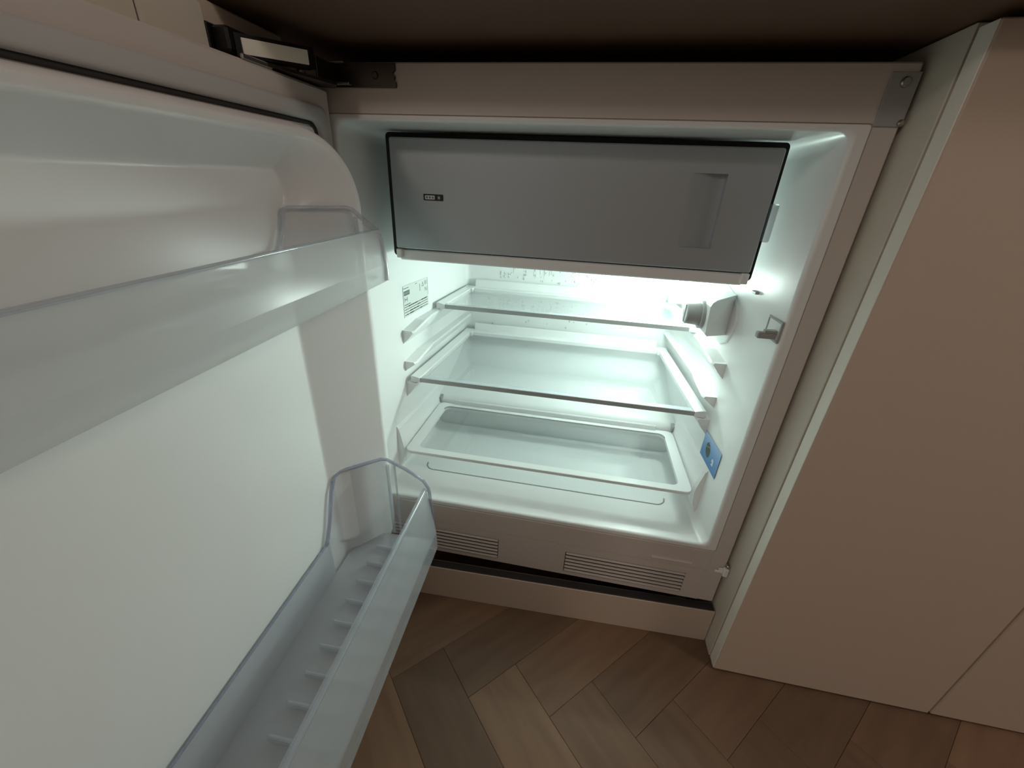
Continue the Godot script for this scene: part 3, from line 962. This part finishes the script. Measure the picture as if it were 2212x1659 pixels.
func glass_shelf(label: String, y: float, zf: float, zb: float, lip: float, framed: bool) -> void:
	var t := thing("glass_shelf", label, "shelf", Vector3(0, y - 0.008, (zf + zb) / 2), "glass shelves in the fridge")
	var m := Mb.new()
	if framed:
		# white frame round the pane, wide at its sides, over a thin front edge
		var outer := func(dy: float, e: float) -> PackedVector3Array:
			var q := PackedVector3Array()
			for p in rr(-0.2424 + e, zb + e, 0.2424 - e, zf - e, 0.012 - e, 0.0): q.append(Vector3(p.x, y + dy, p.y))
			return q
		var inner := func(dy: float, e: float) -> PackedVector3Array:
			var q := PackedVector3Array()
			for p in rr(-0.2240 + e, zb + 0.016 + e, 0.2240 - e, zf - 0.014 - e, 0.012, 0.0): q.append(Vector3(p.x, y + dy, p.y))
			return q
		m.loft([inner.call(-0.0060, 0.0), outer.call(-0.0060, 0.0008), outer.call(-0.0052, 0.0), outer.call(-0.0006, 0.0), outer.call(0.0, 0.0008), inner.call(0.0, 0.0), inner.call(-0.0060, 0.0)], true, -1)
		obj("frame", m, mats["white_trim"], t)
		m = Mb.new()
		var line := []
		for k in 8: line.append(Vector3(-0.2120 - 0.0115 * cos(k / 7.0 * PI / 2), y + 0.0002, zb + 0.0275 - 0.0115 * sin(k / 7.0 * PI / 2)))
		for k in 8: line.append(Vector3(0.2120 + 0.0115 * sin(k / 7.0 * PI / 2), y + 0.0002, zb + 0.0275 - 0.0115 * cos(k / 7.0 * PI / 2)))
		m.tube(line, 0.0011)
		obj("seal_line", m, mats["grey_plastic"], t)
		obj("pane", bx(Vector3(-0.2243, y - 0.0050, zb + 0.0157), Vector3(0.2243, y - 0.0010, zf - 0.0137)), mats["glass"], t)
		m = Mb.new()
		m.box(Vector3(-0.2100, y - 0.004, zb - 0.001), Vector3(0.2100, y + 0.010, zb + 0.0035), 0.0015)
		obj("rear_rim", m, mats["white_trim"], t)
		return
	var g := 0.0080
	# glass, its ground front edge, the white side runners and the white rear profile with its raised lip
	obj("pane", bx(Vector3(-0.2300, y - g * 0.85, zb + 0.004), Vector3(0.2300, y - g * 0.15, zf - 0.0010)), mats["glass"], t)
	m = Mb.new()
	m.box(Vector3(-0.2330, y - g, zf - 0.0012), Vector3(0.2330, y, zf), 0.0004)
	obj("front_edge", m, mats["glass_edge"], t)
	m = Mb.new()
	m.box(Vector3(-0.2300, y - 0.0012, zf - 0.0130), Vector3(0.2300, y + 0.0002, zf - 0.0012), 0.0003)
	obj("front_band", m, mats["rib_plastic"], t)
	for s in [-1, 1]:
		m = Mb.new()
		var a := PackedVector3Array()
		var b := PackedVector3Array()
		for z in [zf + 0.001, zb + 0.035]:
			var w := wall_x(z) - 0.0075
			var q := PackedVector3Array()
			for c in [[w, y - g - 0.001], [w, y + 0.0030], [w - 0.004, y + 0.0030], [w - 0.0150, y + 0.0006], [w - 0.0160, y - 0.0005], [w - 0.0160, y - g]]: q.append(Vector3(s * c[0], c[1], z))
			if z > zb + 0.04: a = q
			else: b = q
		m.loft([a, b], true, -1)
		m.cap(a, s > 0); m.cap(b, s < 0)
		obj("side_runner", m, mats["white_trim"], t)
	m = Mb.new()
	var poly := PackedVector2Array()
	for c in [[y - g, zb + 0.002], [y - g, zb + 0.0260], [y - 0.0002, zb + 0.0260], [y + 0.0014, zb + 0.0235], [y + 0.0020, zb + 0.0120], [y + lip - 0.002, zb + 0.0075], [y + lip, zb + 0.0050], [y + lip - 0.001, zb + 0.0020]]: poly.append(Vector2(c[0], c[1]))
	m.prism(poly, 0, -0.2130, 0.2130)
	for s in [-1, 1]:
		m.box(Vector3(minf(s * 0.213, s * 0.236), y - g, zb + 0.004), Vector3(maxf(s * 0.213, s * 0.236), y + 0.0020, zb + 0.0340), 0.001)
	obj("rear_rim", m, mats["white_trim"], t, "white rear profile with a raised lip")

func build_shelves() -> void:
	glass_shelf("short glass shelf, topmost in the fridge, set far back beside the lamp", 0.3820, -0.2400, -0.4290, 0.0175, false)
	glass_shelf("deep glass shelf in the middle of the fridge, white lip at its back", 0.2790, -0.1170, -0.4240, 0.0170, false)
	glass_shelf("lowest glass shelf, set in a white frame just above the fridge floor", 0.1660, -0.0560, -0.2420, 0.0, true)

func build_bins() -> void:
	door_bin("clear upper door shelf with a frosted front, on the open fridge door", false, "frosted")
	door_bin("deep clear bottle bin with small ribs, lowest on the open fridge door", true, "frosted_low")

func door_bin(label: String, deep: bool, front: String) -> void:
	var bot := 0.0815 if deep else 0.4865
	var front_top := 0.1920 if deep else 0.5405
	var back_top := 0.1600 if deep else 0.5220
	var xb := -0.2600
	var xf := -0.1430 if deep else -0.1870
	var t := thing("door_bin", label, "door shelf", Vector3(-0.21, bot, 0.31), "bins on the fridge door")
	var m: Mb
	# front wall: outer outline from the bottom edge to the rim, then back down inside
	var outline := [[-0.0050, 0.0], [0.0, 0.0], [-0.0010, 0.030], [-0.0070, 0.075], [-0.0135, 0.1105], [-0.0160, 0.1105], [-0.0100, 0.075], [-0.0040, 0.030], [-0.0050, 0.006]]
	if not deep: outline = [[-0.0040, 0.0], [0.0, 0.0], [0.0008, 0.0190], [-0.0035, 0.0540], [-0.0060, 0.0540], [-0.0016, 0.0190], [-0.0030, 0.004]]
	var prof := PackedVector2Array()
	for c in outline: prof.append(Vector2(xf + c[0], bot + c[1]))
	m = Mb.new()
	m.prism(prof, 2, 0.0650, 0.5550, -1)
	obj("front_wall", m, mats[front], t, "", true)
	m = Mb.new()
	var xr := xf - (0.0148 if deep else 0.0048)
	m.tube([Vector3(xr, front_top, 0.066), Vector3(xr, front_top, 0.554)], 0.0036 if deep else 0.0017, 12)
	obj("front_rim", m, mats["clear_rim"], t, "", true)
	# floor and low back wall
	var fl := bot + (0.0165 if deep else 0.004)
	obj("floor_pan", bx(Vector3(xb, fl, 0.0700), Vector3(xf - 0.006, fl + 0.0025, 0.5500)), mats["bin_floor"] if deep else mats["clear_plastic"], t, "", true)
	m = Mb.new()
	m.ribbon([Vector2(xb, 0.150), Vector2(xb, 0.470)], [fl, fl], [back_top, back_top], 0.0024)
	obj("back_wall", m, mats["bin_floor"] if deep else mats["clear_plastic"], t, "", true)
	var pts := [[xb, 0.1560, back_top], [xb, 0.1400, back_top + 0.001], [xb, 0.1330, 0.5290], [xb, 0.1260, 0.5400], [xb, 0.1187, 0.5595], [xb + 0.003, 0.1150, 0.5608], [-0.2240, 0.0690, 0.5602], [-0.2190, 0.0650, 0.5585], [-0.2050, 0.0645, 0.5470], [-0.1960, 0.0645, 0.5400], [-0.1915, 0.0645, 0.5345]]
	if deep: pts = [[xb, 0.1561, back_top], [xb, 0.1500, 0.1680], [xb, 0.1416, 0.1855], [xb, 0.1270, 0.2250], [xb, 0.1160, 0.2400], [xb + 0.004, 0.1080, 0.2435], [-0.2180, 0.0690, 0.2395], [-0.2110, 0.0650, 0.2366], [-0.1850, 0.0645, 0.2240], [-0.1600, 0.0645, 0.2080], [-0.1530, 0.0645, 0.1960], [-0.1515, 0.0645, 0.1870]]
	for flip in [false, true]:
		var plan := []
		var lo := []
		var hi := []
		var rim := []
		for p in pts:
			var z: float = 0.62 - p[1] if flip else p[1]
			plan.append(Vector2(p[0], z)); lo.append(bot + 0.003); hi.append(p[2])
			rim.append(Vector3(p[0], p[2], z))
		m = Mb.new()
		m.ribbon(plan, lo, hi, 0.0026)
		var e := obj("end_wall", m, mats["clear_plastic"], t, "", true)
		var ze: float = rim[-1].z
		if deep:
			rim.append(Vector3(-0.1495, 0.150, ze)); rim.append(Vector3(-0.1490, 0.095, ze)); rim.append(Vector3(-0.1515, 0.0820, ze))
		else:
			rim.append(Vector3(-0.1900, 0.5200, ze)); rim.append(Vector3(-0.1880, 0.4930, ze)); rim.append(Vector3(-0.1920, 0.4870, ze))
		m = Mb.new()
		m.tube(rim, 0.0025 if deep else 0.0024)
		obj("end_rim", m, mats["blue_rim" if deep else "clear_rim"], e, "", true)
		if not deep:
			# broad pale lip where the end turns into the front
			m = Mb.new()
			var lip := []
			for q in [[-0.2060, 0.5478], [-0.1990, 0.5425], [-0.1935, 0.5370], [-0.1900, 0.5300], [-0.1875, 0.5160], [-0.1868, 0.5000], [-0.1868, 0.4880]]: lip.append(Vector3(q[0], q[1], (0.0665 if not flip else 0.5535)))
			m.tube(lip, 0.0032, 12)
			obj("front_lip", m, mats["rib_plastic"], e, "", true)
		# moulded uprights where the end meets the door wall
		for w in [[-0.2130, 0.0052], [-0.2010, 0.0030]] if deep else [[-0.2170, 0.0040]]:
			m = Mb.new()
			var zr: float = 0.0660 if not flip else 0.551
			m.box(Vector3(w[0], bot + 0.020, zr), Vector3(w[0] + w[1], (0.2300 if deep else 0.5520), zr + 0.0030), 0.001)
			obj("end_rib", m, mats["clear_rim"], e, "", true)
	m = Mb.new()
	m.tube([Vector3(xb, back_top, 0.152), Vector3(xb, back_top, 0.468)], 0.0013)
	obj("back_rim", m, mats["blue_rim" if deep else "clear_rim"], t, "", true)
	if deep:
		for k in 15:
			var z := 0.100 + k * 0.0285
			m = Mb.new()
			m.box(Vector3(-0.2250, fl + 0.0025, z - 0.0018), Vector3(xf - 0.012, fl + 0.0105, z + 0.0018), 0.0012)
			obj("rib", m, mats["rib_plastic"], t, "", true)
